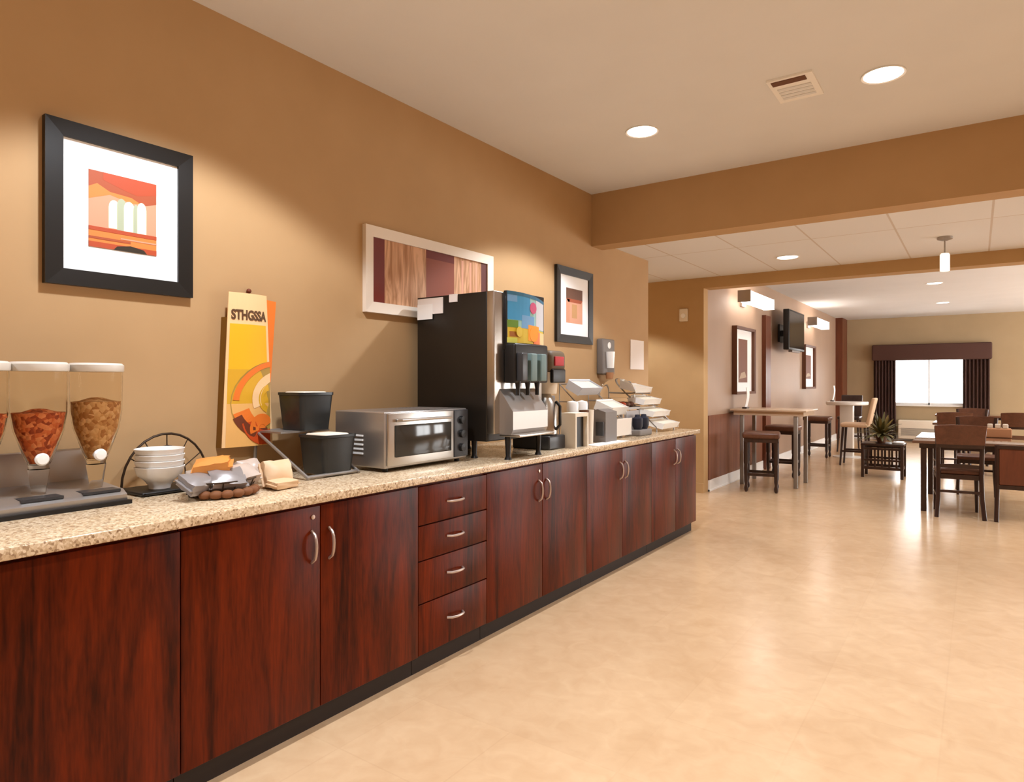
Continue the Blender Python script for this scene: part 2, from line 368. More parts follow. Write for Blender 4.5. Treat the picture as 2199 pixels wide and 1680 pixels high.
# ---------------- counter: worktop and cabinet units ----------------
CY0, CY1 = -.6, 5.93
wt = MB().box(-2.849, -2.08, CY0, CY1 + .03, .9, .935, 'granite', bev=.004).build('worktop')
tag(wt, 'long beige speckled granite worktop of the breakfast buffet', 'countertop')
def curve_pull(name, parent, c, axis):
    """arched metal pull, c is its centre on the door face (x = face)"""
    pts = []
    for i in range(9):
        u = -1 + 2 * i / 8
        off = .004 + .026 * (1 - u * u) ** .5 if abs(u) < 1 else 0
        pts.append((c[0] + off, c[1] + (u * .058 if axis == 'y' else 0), c[2] + (u * .062 if axis == 'z' else 0)))
    return MB().tube(pts, .0062, 'pull_metal', 8).build(name, parent)
def unit(y0, y1, doors, label, lock=False, drawers=False):
    t = thing('base_cabinet', label, 'cabinet', (-2.5, (y0 + y1) / 2, 0), 0, 'cherry base cabinets under the worktop')
    h = (y1 - y0) / 2; g = .0018
    MB().box(-.349, .37, -h + g, h - g, .09, .899, 'cherry').build('body', t)
    MB().box(-.349, .345, -h + g, h - g, 0, .09, 'toe_black').build('toe_kick', t)
    fx = .372
    if drawers:
        zz = [.095, .335, .535, .70, .885]; hz = [.222, .442, .62, .79]
        for i in range(4):
            d = MB().box(fx, .39, -h + .002, h - .002, zz[i] + .003, zz[i + 1] - .003, 'cherry', bev=.0015).build('drawer', t)
            curve_pull('handle', d, (.39, 0, hz[i]), 'y')
    else:
        n = doors; wd = 2 * h / n
        for i in range(n):
            a = -h + i * wd + .002; b = a + wd - .004
            d = MB().box(fx, .39, a, b, .095, .885, 'cherry', bev=.0015).build('door', t)
            hy = (b - .04) if i == 0 else (a + .04)
            curve_pull('handle', d, (.39, hy, .73), 'z')
            if lock and i == 0:
                MB().lathe([(.009, 0), (.009, .004), (0, .005)], 'pull_metal', X=Matrix.Translation((.39, b - .035, .845)) @ Matrix.Rotation(R(90), 4, 'Y'), seg=14).build('lock', d)
    return t
unit(CY0, .03, 2, 'cherry cabinet outside left edge, before the cereal dispensers')
unit(.03, 1.126, 2, 'nearest reddish cherry cabinet at the lower left, below the cereal dispensers', lock=True)
unit(1.126, 2.24, 2, 'cherry double-door cabinet between the nearest cabinet and the drawers, lock above handle', lock=True)
unit(2.24, 2.76, 0, 'narrow cherry unit with four stacked drawers and horizontal pulls', drawers=True)
unit(2.76, 3.85, 2, 'cherry double-door cabinet right of the drawers, below the drink dispenser', lock=True)
unit(3.85, 4.92, 2, 'cherry double-door cabinet second from the far end of the counter')
unit(4.92, CY1, 2, 'farthest double-door cabinet at the end of the counter, looking greyish')

# ---------------- framed pictures ----------------
def picture(y0, y1, z0, z1, fw, mw, label, frame_m, art, depth=.028, x=-2.849, mat_m='mat_board'):
    """fw: frame width, mw: (left/right, top/bottom) mat width; art(mb, a, b, c, d, x) adds the flat print"""
    t = thing('framed_picture', label, 'picture', (x, (y0 + y1) / 2, z0))
    w_ = (y1 - y0) / 2; h = z1 - z0
    fr = MB()
    def fbar(p):  # mitred bar with slope
        fr.add(p, [(0, 1, 2, 3), (4, 7, 6, 5), (0, 4, 5, 1), (1, 5, 6, 2), (2, 6, 7, 3), (3, 7, 4, 0)], frame_m)
    O = [(-w_, 0), (w_, 0), (w_, h), (-w_, h)]; I = [(-w_ + fw, fw), (w_ - fw, fw), (w_ - fw, h - fw), (-w_ + fw, h - fw)]
    for i in range(4):
        j = (i + 1) % 4
        fbar([(0, *O[i]), (0, *O[j]), (0, *I[j]), (0, *I[i]), (depth, *O[i]), (depth, *O[j]), (depth * .82, *I[j]), (depth * .82, *I[i])])
    fr.build('frame', t)
    if mw:
        MB().box(.001, .012, -w_ + fw - .002, w_ - fw + .002, fw - .002, h - fw + .002, mat_m).build('mat', t)
        a, b, c, d = -w_ + fw + mw[0], w_ - fw - mw[0], fw + mw[1], h - fw - mw[1]
    else: a, b, c, d = -w_ + fw - .002, w_ - fw + .002, fw - .002, h - fw + .002
    q = MB(); art(q, a, b, c, d, .0122); q.build('print', t)
    return t
def rectp(q, x, a, b, c, d, y0, y1, z0, z1, m, lift=0):
    Y = lambda u: a + (b - a) * u; Z = lambda v: c + (d - c) * v
    q.box(x - .002, x + .0006 + lift, Y(y0), Y(y1), Z(z0), Z(z1), m)
def polyp(q, x, a, b, c, d, pts, m, lift=0):
    q.prism([(a + (b - a) * u, c + (d - c) * v) for u, v in pts], 'x', x - .001, x + .0006 + lift, m)
def art1(q, a, b, c, d, x):
    rectp(q, x, a, b, c, d, 0, 1, 0, 1, 'p_pink')
    polyp(q, x, a, b, c, d, [(0, .62), (.3, .72), (.62, .66), (1, .72), (1, .8), (0, .84)], 'p_orange', .0003)
    polyp(q, x, a, b, c, d, [(0, .78), (.12, .84), (.3, .76), (.62, .74), (.8, .66), (1, .72), (1, 1), (0, 1)], 'p_brown', .0006)
    polyp(q, x, a, b, c, d, [(.2, .9), (.5, .82), (.7, .78), (1, .84), (1, 1), (.2, 1)], 'p_rust', .0009)
    def arch(u0, u1, v0, v1, m, l):
        n = 8; um = (u0 + u1) / 2; r = (u1 - u0) / 2
        polyp(q, x, a, b, c, d, [(u0, v0), (u1, v0)] + [(um + r * math.cos(math.pi * k / n), v1 - .1 + .1 * math.sin(math.pi * k / n)) for k in range(n + 1)], m, l)
    arch(.28, .44, .28, .66, 'p_cream', .0009); arch(.40, .54, .26, .70, 'p_sage', .0012); arch(.5, .66, .24, .68, 'p_cream', .0015)
    arch(.64, .72, .22, .66, 'p_sage', .0018); arch(.7, .84, .22, .70, 'p_cream', .0021)
    rectp(q, x, a, b, c, d, 0, 1, 0, .24, 'p_orange', .0012); rectp(q, x, a, b, c, d, 0, 1, .22, .27, 'p_rust', .0024)
    rectp(q, x, a, b, c, d, 0, 1, .0, .07, 'p_rust', .0026); polyp(q, x, a, b, c, d, [(.35, 0), (.85, 0), (.8, .05), (.6, .08), (.4, .05)], 'p_dark', .003)
    rectp(q, x, a, b, c, d, .0, .6, .11, .14, 'p_brown', .0026); rectp(q, x, a, b, c, d, .45, 1, .15, .17, 'p_pink', .0026)
def art2(q, a, b, c, d, x):
    rectp(q, x, a, b, c, d, 0, 1, 0, 1, 'p_tan_streak')
    rectp(q, x, a, b, c, d, 0, .09, 0, 1, 'p_red', .0006); rectp(q, x, a, b, c, d, .42, .67, 0, 1, 'p_redmid', .0006)
    rectp(q, x, a, b, c, d, .42, .67, .86, 1, 'p_red', .001); rectp(q, x, a, b, c, d, .94, 1, 0, 1, 'p_darkred', .0006)
    for u in (.74, .82, .88): rectp(q, x, a, b, c, d, u, u + .02, .1, .95, 'p_peach', .0006)
def art3(q, a, b, c, d, x):
    rectp(q, x, a, b, c, d, 0, 1, 0, 1, 'p_peach'); rectp(q, x, a, b, c, d, 0, 1, .68, 1, 'p_umber', .0006)
    polyp(q, x, a, b, c, d, [(.1, .6), (.9, .6), (1, .7), (0, .7)], 'p_brown', .0009); rectp(q, x, a, b, c, d, 0, .2, 0, .68, 'p_pink', .0009)
    rectp(q, x, a, b, c, d, .35, .65, .15, .55, 'p_ochre', .0009)
def art4(q, a, b, c, d, x):
    rectp(q, x, a, b, c, d, 0, 1, 0, 1, 'art_brown'); polyp(q, x, a, b, c, d, [(.1, .08), (.9, .12), (.7, .25), (.3, .22)], 'art_tan', .0006)
picture(.997, 1.561, 1.741, 2.367, .062, (.09, .1), 'large black framed picture with white mat and orange print on the near wall', 'black_frame', art1, mat_m='mat_board')
picture(2.566, 3.77, 1.77, 2.268, .062, None, 'wide cream framed picture with red and tan panels behind the drink dispenser', 'offwhite_wood', art2)
picture(4.646, 5.267, 1.705, 2.344, .066, (.105, .105), 'smaller black framed picture beyond the drink dispenser, brown and peach print', 'black_frame', art3)
picture(9.15, 10.1, 1.2, 2.15, .036, (.22, .13), 'framed picture with white mat and dark brown print above the near bar table', 'p_umber', art4, depth=.07, x=-2.749)
picture(13.6, 14.6, 1.24, 2.1, .036, (.2, .16), 'farther framed brown picture beside the television, under the second wall light', 'p_umber', art4, depth=.07, x=-2.749)

# notice and cup holder at the end of the buffet wall
tag(MB().box(-2.849, -2.842, 6.1, 6.42, 1.5, 1.8, 'paper').build('wall_notice'), 'blank-looking white paper notice on the wall above the tray racks', 'notice')
t = thing('cup_dispenser', 'narrow wall-mounted cup holder left of the white paper notice', 'dispenser', (-2.849, 5.5, 1.44))
MB().box(0, .07, -.12, .12, 0, .33, 'mid_grey', bev=.015).build('housing', t)
MB().lathe([(.03, 0), (.03, .004), (0, .006)], 'porcelain', X=Matrix.Translation((.07, 0, .27)) @ Matrix.Rotation(R(90), 4, 'Y')).build('lens', t)
MB().lathe([(.035, 0), (.045, .15)], 'porcelain', c=(.09, -.02, .06)).build('cup', t)
MB().lathe([(.04, 0), (.03, -.06), (0, -.06)], 'basket_tan', c=(.085, -.02, .02)).build('outlet', t)
t = thing('wall_thermostat', 'small cream alarm strobe high on the gold alcove wall', 'wall device', (-3.0, 7.999, 2.13))
MB().box(-.055, .055, -.03, 0, 0, .16, 'cream', bev=.01).build('housing', t)
MB().lathe([(.03, 0), (.028, .012), (0, .014)], 'white', X=Matrix.Translation((0, -.03, .07)) @ Matrix.Rotation(R(90), 4, 'X')).build('lens', t)

# ---------------- banner ----------------
t = thing('advertising_banner', 'tall yellow cardboard sign with orange bowl picture on the wall behind bins', 'sign', (-2.849, 1.68, 1.07))
H = .715
# front panel: gently bowed sheet, slightly proud of the wall
def sheet(yl, yr, z0, z1, m, lift=0, tl=0, tr=0):
    vs = []; n = 10
    for j, z in enumerate((z0, z1)):
        for i in range(n + 1):
            u = i / n; y = yl + (yr - yl) * u + (tl * (1 - u) + tr * u) * (z / H)
            vs.append((.045 + .022 * math.sin(math.pi * min(max((y) / .27, 0), 1)) + lift, y, z))
    k = len(vs); vs += [(x - .004, y, z) for x, y, z in vs]
    q = n + 1; fs = []
    for i in range(n):
        fs += [(i, i + 1, q + i + 1, q + i), (k + i, k + q + i, k + q + i + 1, k + i + 1), (i, k + i, k + i + 1, i + 1), (q + i, q + i + 1, k + q + i + 1, k + q + i)]
    fs += [(0, q, k + q, k), (n, k + n, k + q + n, q + n)]
    return vs, fs, m
m = MB(); m.add(*sheet(.005, .27, 0, H, 's_pale', tl=.03, tr=-.04)); panel = m.build('panel', t)
m = MB(); m.add(*sheet(.02, .252, .36, .57, 's_yellow', .001, .025, -.035)); m.add(*sheet(.02, .25, .2, .36, 's_gold', .001, .022, -.03)); m.add(*sheet(.02, .25, .0, .2, 's_sand', .001, .02, -.03)); m.build('yellow_field', t)
def bow(y): return .045 + .022 * math.sin(math.pi * min(max(y / .27, 0), 1))
def arcband(cy, cz, r0, r1, a0, a1, m_, lift, sy=1.0):
    n = 14; vs = []
    for i in range(n + 1):
        a = R(a0 + (a1 - a0) * i / n)
        for r in (r0, r1):
            y = min(max(cy + r * sy * math.cos(a), .02), .252); vs.append((bow(y) + lift, y, max(.004, cz + r * math.sin(a))))
    k = len(vs); vs += [(x - .003, y, z) for x, y, z in vs]
    fs = [(2 * i, 2 * i + 1, 2 * i + 3, 2 * i + 2) for i in range(n)] + [(k + 2 * i, k + 2 * i + 2, k + 2 * i + 3, k + 2 * i + 1) for i in range(n)]
    return vs, fs, m_
m = MB()
m.add(*arcband(.27, .2, .0, .2, 95, 265, 's_olive', .0022, 1.15)); m.add(*arcband(.28, .2, .175, .2, 92, 175, 's_orange', .003, 1.15))
m.add(*arcband(.3, .22, .09, .13, 100, 200, 's_pale', .003, 1.2)); m.add(*arcband(.25, .22, .04, .07, 100, 250, 's_gold', .003))
m.add(*arcband(.24, .22, .12, .2, 200, 262, 's_orange', .0034)); m.add(*arcband(.2, .2, .12, .165, 205, 285, 's_brown', .0038))
m.add(*arcband(.22, .13, .06, .13, 190, 300, 's_red', .0042)); m.add(*arcband(.2, .08, .02, .07, 20, 200, 's_orange', .0046))
m.build('bowl_picture', t)
m = MB(); m.prism([(.262, .30), (.27, .30), (.3, .695), (.235, .70), (.25, .43)], 'x', .02, .03, 's_orange'); m.build('side_flap', t)
MB().box(0, .05, .1, .12, .56, .6, 's_brown').build('bracket', t); MB().box(0, .05, .1, .12, .1, .14, 's_brown').build('bracket', t)
MB().add([(.0, .004, 0), (.044, .006, 0), (.044, .034, .6), (.0, .03, .6), (.0, .009, 0), (.044, .011, 0), (.044, .039, .6), (.0, .035, .6)], [(0, 3, 2, 1), (4, 5, 6, 7), (0, 1, 5, 4), (1, 2, 6, 5), (2, 3, 7, 6), (3, 0, 4, 7)], 's_edge_shade').build('side_edge_shade', t)  # dark gold strip: shadow along the sign's left edge put into the colour
MB().ball((.01, .165, .735), .012, 's_brown').build('hook', t)
cu = bpy.data.curves.new('lettering', 'FONT'); cu.body = 'STHGSSA'; cu.size = .062; cu.extrude = .001; cu.offset = .0022
tmp = bpy.data.objects.new('lettering_curve', cu); COL.objects.link(tmp)
bpy.context.view_layer.update()
me = bpy.data.meshes.new_from_object(tmp.evaluated_get(bpy.context.evaluated_depsgraph_get()))
wd = max(v.co.x for v in me.vertices)
me.transform(Matrix(((0, 0, 1, 0), (.18 / wd, 0, 0, 0), (0, 1, 0, 0), (0, 0, 0, 1))))
for v in me.vertices: v.co.x += bow(v.co.y + .045) + .0015
me.materials.append(MATS['s_text'])
lt = bpy.data.objects.new('lettering', me); COL.objects.link(lt); lt.parent = t; lt.location = (0, .045, .592); lt['label'] = 'dark brown lettering'
bpy.data.objects.remove(tmp)

# ---------------- things on the counter ----------------
Z = .935
# cereal dispenser: metal stand with canisters (one thing)
t = thing('cereal_dispenser', 'clear-canister cereal dispenser with red-brown and tan cereal at the left edge', 'cereal dispenser', (-2.62, .9, Z))
m = MB()
m.box(-.17, -.14, -.36, .235, .0, .185, 'brushed', bev=.006)
m.prism([(-.16, .0), (.12, .0), (.13, .012), (.13, .034), (.1, .05), (-.16, .07)], 'y', -.36, .235, 'brushed')
m.build('stand', t)
MB().box(-.15, .145, -.37, .245, 0.0, .014, 'black_plastic').build('base', t)
for yy in (-.25, -.02, .16): MB().box(.0, .115, yy - .06, yy + .06, .045, .054, 'dark_grey').build('drip_tray', t)
for yy, ce, lv in ((-.17, 'cereal_red', .30), (.0, 'cereal_red', .31), (.178, 'cereal_tan', .345)):
    c = (0.02, yy, 0)
    body = MB().lathe([(.026, .14), (.03, .15), (.044, .185), (.072, .27), (.081, .33), (.083, .475), (.08, .475), (.078, .332), (.069, .272), (.041, .188), (.026, .155)], 'clear_plastic', c).build('canister', t)
    MB().lathe([(.001, .16), (.024, .16), (.038, .19), (.067, .272), (.0765, .332), (.0775, lv + .02), (.05, lv + .024), (.02, lv + .034), (0, lv + .036)], ce, c).build('cereal', body)
    MB().lathe([(.086, .472), (.088, .476), (.088, .496), (.08, .503), (0, .505)], 'clear_lid', c).build('lid', t)
    MB().lathe([(.03, .14), (.03, .165), (.02, .165)], 'clear_plastic', c).build('chute', t)
    MB().lathe([(.018, .045), (.032, .14)], 'clear_plastic', c).build('spout', t)
    X = Matrix.Translation((.06, yy - .012, .178)) @ Matrix.Rotation(R(90), 4, 'Y')
    MB().lathe([(.01, -.02), (.01, .01), (.019, .012), (.021, .024), (.016, .03), (0, .031)], 'porcelain', X=X).build('dial', t)

# stand with white bowls
t = thing('wire_plate_stand', 'dark wire stand with arched back holding white bowls', 'stand', (-2.66, 1.37, Z))
m = MB().box(-.1, .1, -.15, .2, .004, .016, 'black_plastic', bev=.004)
m.build('tray', t)
m = MB()
arc = [(-.11, .18 * math.cos(R(a)) + .05, .01 + .21 * math.sin(R(a))) for a in range(0, 181, 12)]
m.tube(arc, .005, 'wire_dark')
m.tube([(-.11, .08 * math.cos(R(a)) + .05, .03 + .14 * math.sin(R(a))) for a in range(0, 181, 15)], .003, 'wire_dark', 6)
for a in (35, 60, 90, 120, 145): m.tube([(-.11, .05, .02), (-.11, .175 * math.cos(R(a)) + .05, .01 + .205 * math.sin(R(a)))], .0025, 'wire_dark', 6)
m.build('arched_back', t)
m = MB()
for yy in (-.14, .19): MB().tube([(-.11, yy, .01), (.1, yy, .01)], .004, 'wire_dark').build('side_rail', t)
def bowl(loc, label):
    return tag(MB().lathe([(0, 0), (.042, 0), (.044, .012), (.058, .03), (.086, .05), (.098, .082), (.094, .083), (.08, .055), (.04, .022), (0, .016)], 'porcelain', seg=36).build('soup_bowl'), label, 'bowl', 'white bowls stacked on the wire stand')
names = ['lowest of the four stacked white bowls, its foot showing, beside the cereal dispenser', 'white bowl second from the bottom of the stack on the wire stand', 'white bowl third from the bottom of the stack on the wire stand', 'topmost white bowl of the stack on the wire stand']
for i, n in enumerate(names):
    b = bowl((0, 0, 0), n); b.location = (-2.64, 1.325, Z + .017 + i * .0235); b.scale = (.92, .92, 1.05)

# pastry basket and wrapped pastries
t = thing('wire_pastry_basket', 'shallow wire basket of wrapped pastries in front of the yellow sign', 'basket', (-2.39, 1.43, Z))
m = MB()
for k, z in enumerate((.006, .035, .06)):
    m.tube([((.085 + k * .012) * math.cos(R(a)), (.115 + k * .012) * math.sin(R(a)), z) for a in range(0, 360, 15)], .003, 'wire_dark', 6, closed=True)
for a in range(0, 360, 20):
    m.tube([(.085 * math.cos(R(a)), .115 * math.sin(R(a)), .006), (.109 * math.cos(R(a)), .139 * math.sin(R(a)), .06)], .0022, 'wire_dark', 6)
for a in range(-3, 4): m.tube([(-.08, a * .03, .006), (.08, a * .03, .006)], .002, 'wire_dark', 6)
m.build('frame', t)
def pack(name, loc, size, m1, rot, label, cat='pastry', group='wrapped pastries in the wire basket'):
    q = MB(); sx, sy, sz = size; bm = bmesh.new(); bmesh.ops.create_cube(bm, size=1)
    bmesh.ops.subdivide_edges(bm, edges=bm.edges[:], cuts=4, use_grid_fill=True)
    rnd = random.Random(name + label)
    for v in bm.verts:
        p = v.co; r = max(abs(p.x), abs(p.y)) * 2
        p.z *= (1 - .62 * max(0, r - .35)) ; v.co += Vector((rnd.uniform(-1, 1), rnd.uniform(-1, 1), rnd.uniform(-1, 1))) * .035
        v.co = Vector((v.co.x * sx, v.co.y * sy, v.co.z * sz))
    q.bm(bm, m1, True)
    q.box(-sx * .5, sx * .5, sy * .46, sy * .6, -.002, .002, m1); q.box(-sx * .5, sx * .5, -sy * .6, -sy * .46, -.002, .002, m1)
    o = q.build(name); o.location = loc; o.rotation_euler = [R(a) for a in rot]
    return tag(o, label, cat, group)
P = [(-2.36, 1.33, .05, 'wrap_silver', (0, 25, 10), 'silver wrapped pastry at the left front of the wire basket'),
     (-2.43, 1.37, .06, 'wrap_clear', (10, -10, 60), 'clear wrapped pastry at the left back of the wire basket'),
     (-2.33, 1.42, .055, 'wrap_silver', (0, 35, -15), 'silver wrapped pastry in the middle front of the wire basket'),
     (-2.43, 1.46, .065, 'wrap_orange', (-10, 5, 30), 'orange wrapped pastry at the back of the wire basket'),
     (-2.37, 1.5, .06, 'wrap_clear', (5, 30, 5), 'clear wrapped pastry at the right of the wire basket'),
     (-2.39, 1.40, .105, 'wrap_orange', (8, 12, -35), 'long orange pastry lying on top of the basket pile')]
for i, (x, y, z, mm, ro, lb) in enumerate(P):
    pack('wrapped_pastry', (x, y, Z + z + .008), (.09, .122, .07), mm, ro, lb)
m = MB()
for i in range(7):
    a = -60 + i * 20
    m.ball((.1 * math.cos(R(a)) , .115 * math.sin(R(a)), .018), .021, 'pastry', (1, 1.2, .8))
o = m.build('brown_crackers'); o.location = (-2.37, 1.43, Z); tag(o, 'row of small brown crackers around the foot of the wire basket', 'crackers'); o['kind'] = 'stuff'
pack('snack_packet', (-2.37, 1.665, Z + .055), (.1, .11, .1), 'wrap_tan', (0, 62, -12), 'upright pale tan packet just right of the wire basket', 'packet', 'tan packets beside the basket')
pack('snack_packet', (-2.31, 1.655, Z + .022), (.06, .11, .045), 'wrap_tan', (0, 8, 8), 'small pale packet lying at the counter edge right of the basket', 'packet', 'tan packets beside the basket')
pack('snack_packet', (-2.52, 1.63, Z + .06), (.08, .11, .09), 'wrap_clear', (0, 55, 10), 'clear packet leaning behind the pale tan packet', 'packet', 'tan packets beside the basket')

# two tiered bins
t = thing('bin_rack', 'slanted two-tier metal rack holding the black bins', 'rack', (-2.6, 2.0, Z))
m = MB()
for yy in (-.14, .15):
    m.tube([(.19, yy, .006), (-.2, yy, .2), (-.22, yy, .006)], .008, 'grey_leg')
for yy, x, z in ((0, -.2, .2), (0, .18, .012)): m.tube([(x, -.14, z), (x, .15, z)], .008, 'grey_leg')
m.build('side_frame', t)
MB().box(-.22, -.02, -.135, .145, .196, .204, 'grey_leg').build('shelf', t)
def bin_(loc, label, content):
    t = thing('black_bin', label, 'bin', loc, 0, 'black napkin bins on the rack')
    def ring(hx, hy, r, z, n=5):
        pts = []
        for cx, cy, a0 in ((hx - r, hy - r, 0), (-hx + r, hy - r, 90), (-hx + r, -hy + r, 180), (hx - r, -hy + r, 270)):
            for k in range(n): a = R(a0 + 90 * k / (n - 1)); pts.append((cx + r * math.cos(a), cy + r * math.sin(a), z))
        return pts
    rings = [ring(.082, .082, .022, 0), ring(.096, .096, .024, .165), ring(.1, .1, .026, .168), ring(.1, .1, .026, .18), ring(.092, .092, .022, .18), ring(.075, .075, .018, .01)]
    n = len(rings[0]); vs = [p for r in rings for p in r]
    fs = [(i * n + k, i * n + (k + 1) % n, (i + 1) * n + (k + 1) % n, (i + 1) * n + k) for i in range(len(rings) - 1) for k in range(n)] + [tuple(range(n))[::-1], tuple(range(5 * n, 6 * n))]
    MB().add(vs, fs, 'bin_black', True).build('bucket', t)
    q = MB()
    for k in range(4): q.box(-.083 + .003 * k, .083 - .003 * k, -.083 + .004 * k, .083 - .004 * k, .06 + k * .032, .088 + k * .032, 'cream', bev=.01)
    q.build('napkins', t)['label'] = 'cream paper napkins'
    return t
bin_((-2.5, 2.035, Z + .012), 'lower black bin of cream napkins beside the toaster oven', 0)
bin_((-2.68, 2.05, Z + .2055), 'upper rear black bin of cream napkins next to the yellow sign', 0)

# toaster oven
t = thing('toaster_oven', 'stainless steel toaster oven with dark glass door on the counter', 'toaster oven', (-2.48, 2.53, Z))
m = MB().box(-.19, .17, -.31, .31, .018, .292, 'brushed', bev=.008)
for k in range(5): m.box(-.1, .02, -.314, -.309, .08 + k * .022, .088 + k * .022, 'white')
m.build('casing', t)
m = MB()
for sx in (-.15, .13):
    for sy in (-.27, .27): m.lathe([(.014, 0), (.016, .02)], 'black_plastic', c=(sx, sy, 0), seg=12)
m.build('feet', t)
d = MB().box(.17, .182, -.3, .185, .03, .285, 'steel', bev=.004).build('door', t)
MB().box(.182, .186, -.255, .16, .07, .225, 'dark_glass', bev=.004).build('glass', d)
MB().tube([(.184, -.24, .248), (.21, -.235, .25), (.21, .13, .25), (.184, .14, .248)], .007, 'steel').build('handle', d)
MB().box(.17, .182, .19, .305, .03, .285, 'dark_grey', bev=.003).build('control_panel', t)
for z in (.08, .155, .23):
    MB().lathe([(.022, 0), (.02, .018), (0, .02)], 'black_plastic', X=Matrix.Translation((.182, .248, z)) @ Matrix.Rotation(R(90), 4, 'Y'), seg=18).build('knob', t)
m = MB()
for k in range(8): m.box(-.12, .1, .04 + k * .028, .05 + k * .028, .2915, .293, 'mid_grey')
m.build('vent', t)

# drink dispenser
t = thing('drink_dispenser', 'tall black and steel juice dispenser with colourful fruit header', 'drink dispenser', (-2.48, 3.17, Z))
m = MB().box(-.29, .24, -.24, .25, .1, .945, 'black_panel', bev=.006)
m.build('cabinet', t)
MB().box(.24, .292, -.24, .25, .145, .945, 'steel', bev=.004).build('front_panel', t)
# header: curved sign on the upper front
def hsheet(u0, u1, v0, v1, m_, lift=0):
    """patch on the bowed header face; u along y 0..1, v up 0..1"""
    n = 6; vs = []; y0, y1, z0, z1 = -.145, .24, .66, .955
    for v in (v0, v1):
        for i in range(n + 1):
            u = u0 + (u1 - u0) * i / n; zt = z1 - z0 - .03 * u * u
            vs.append((.31 + .03 * math.sin(math.pi * u) + lift, y0 + (y1 - y0) * u, z0 + zt * v))
    k = len(vs); vs += [(x - .004, y, z) for x, y, z in vs]; q = n + 1; fs = []
    for i in range(n):
        fs += [(i, i + 1, q + i + 1, q + i), (k + i, k + q + i, k + q + i + 1, k + i + 1), (i, k + i, k + i + 1, i + 1), (q + i, q + i + 1, k + q + i + 1, k + q + i)]
    fs += [(0, q, k + q, k), (n, k + n, k + q + n, q + n)]
    return vs, fs, m_
MB().box(.29, .312, -.15, .245, .62, .955, 'black_plastic', bev=.004).build('header_box', t)
m = MB()
for a in [(0, 1, 0, 1, 'g_aqua', 0), (0, .5, .45, 1, 'g_blue', .001), (0, .2, .8, .98, 'g_sky', .0015), (.3, .62, .3, .56, 'g_sky', .0013), (.68, 1, .32, .98, 'g_lav', .0012), (0, 1, .93, 1, 'g_deep', .002),
          (.0, .22, .3, .44, 'g_green', .0018), (0, 1, 0, .3, 'g_yellow', .0011), (.45, .78, .06, .38, 'g_orange', .002), (.6, .82, .0, .26, 'g_coral', .0026), (.05, .25, .12, .22, 'g_brown', .002), (0, .2, 0, .1, 'g_lime', .0024), (.82, 1, 0, .26, 's_pale', .002)]:
    m.add(*hsheet(*a))
gp = m.build('header_graphic', t)
def disc_on(u, v, r, m_, lift):
    y = -.145 + .385 * u; z = .66 + (.295 - .03 * u * u) * v
    return MB().lathe([(r, 0), (r, .002), (0, .003)], m_, X=Matrix.Translation((.31 + .03 * math.sin(math.pi * u) + lift, y, z)) @ Matrix.Rotation(R(90), 4, 'Y'), seg=20)
disc_on(.58, .74, .034, 'g_pink', .002).build('header_emblem', gp); disc_on(.6, .2, .045, 'g_orange', .0028).build('header_emblem', gp); disc_on(.24, .22, .03, 'g_yellow', .0028).build('header_emblem', gp)
MB().box(.292, .37, -.15, .2, .43, .655, 'black_plastic', bev=.012).build('valve_housing', t)
m = MB()
for yy in (-.1, -.0, .1):
    for z in (.5, .56): m.lathe([(.017, 0), (.015, .01), (0, .011)], 'steel', X=Matrix.Translation((.37, yy, z + .02)) @ Matrix.Rotation(R(90), 4, 'Y'), seg=16)
m.build('buttons', t)
for yy in (-.1, 0, .1):
    MB().box(.34, .405, yy - .03, yy + .03, .44, .6, 'g_teal' if yy > -.05 else 'dark_grey', bev=.008).build('valve', t)
    MB().lathe([(.02, .45), (.012, .40), (.012, .36)], 'black_plastic', c=(.355, yy, 0), seg=14).build('nozzle', t)
m = MB().prism([(.29, .14), (.37, .14), (.385, .17), (.385, .27), (.29, .4)], 'y', -.19, .17, 'brushed')
m.build('splash_guard', t)
MB().box(.29, .43, -.19, .17, .13, .145, 'steel', bev=.004).build('drip_tray', t)
for sx, sy in ((-.25, -.2), (-.25, .2), (.33, -.16), (.33, .15), (.12, -.2)):
    MB().lathe([(.022, 0), (.014, .02), (.018, .1), (.018, .135)], 'black_plastic', c=(sx, sy, 0), seg=14).build('leg', t)
q = MB().box(-.28, -.08, -.247, -.2415, .84, .935, 'paper').box(-.28, -.16, -.249, -.2465, .81, .9, 'white').build('taped_note', t); q['label'] = 'white paper notes taped to the black side'
MB().box(-.03, .03, -.248, -.2415, .9, .946, 'paper').build('taped_note', t)['label'] = 'small white tape tab on the top edge'

# coffee brewer beyond the dispenser
t = thing('coffee_brewer', 'brown-headed coffee brewer with red badge right of the drink dispenser', 'coffee brewer', (-2.34, 3.66, Z))
MB().box(-.17, .12, -.1, .1, .0, .09, 'dark_grey', bev=.01).build('base', t)
MB().box(-.17, -.02, -.09, .09, .09, .5, 'steel', bev=.01).build('tower', t)
m = MB().box(-.17, .13, -.1, .1, .5, .64, 'brew_brown', bev=.035); m.build('head', t)
MB().box(.128, .14, -.06, .05, .54, .6, 'red_badge', bev=.004).build('badge', t)
MB().box(.11, .135, -.08, .08, .43, .52, 'black_plastic', bev=.008).build('panel', t)
MB().lathe([(.055, .36), (.07, .5)], 'cream', c=(.06, -.02, 0)).build('filter_basket', t)
MB().lathe([(.065, .09), (.075, .1), (.075, .3), (.04, .34), (.03, .36)], 'steel', c=(.045, -.02, 0)).build('carafe', t)
MB().tube([(.12, -.02, .31), (.15, -.02, .28), (.15, -.02, .16), (.12, -.02, .13)], .01, 'black_plastic').build('handle', t)
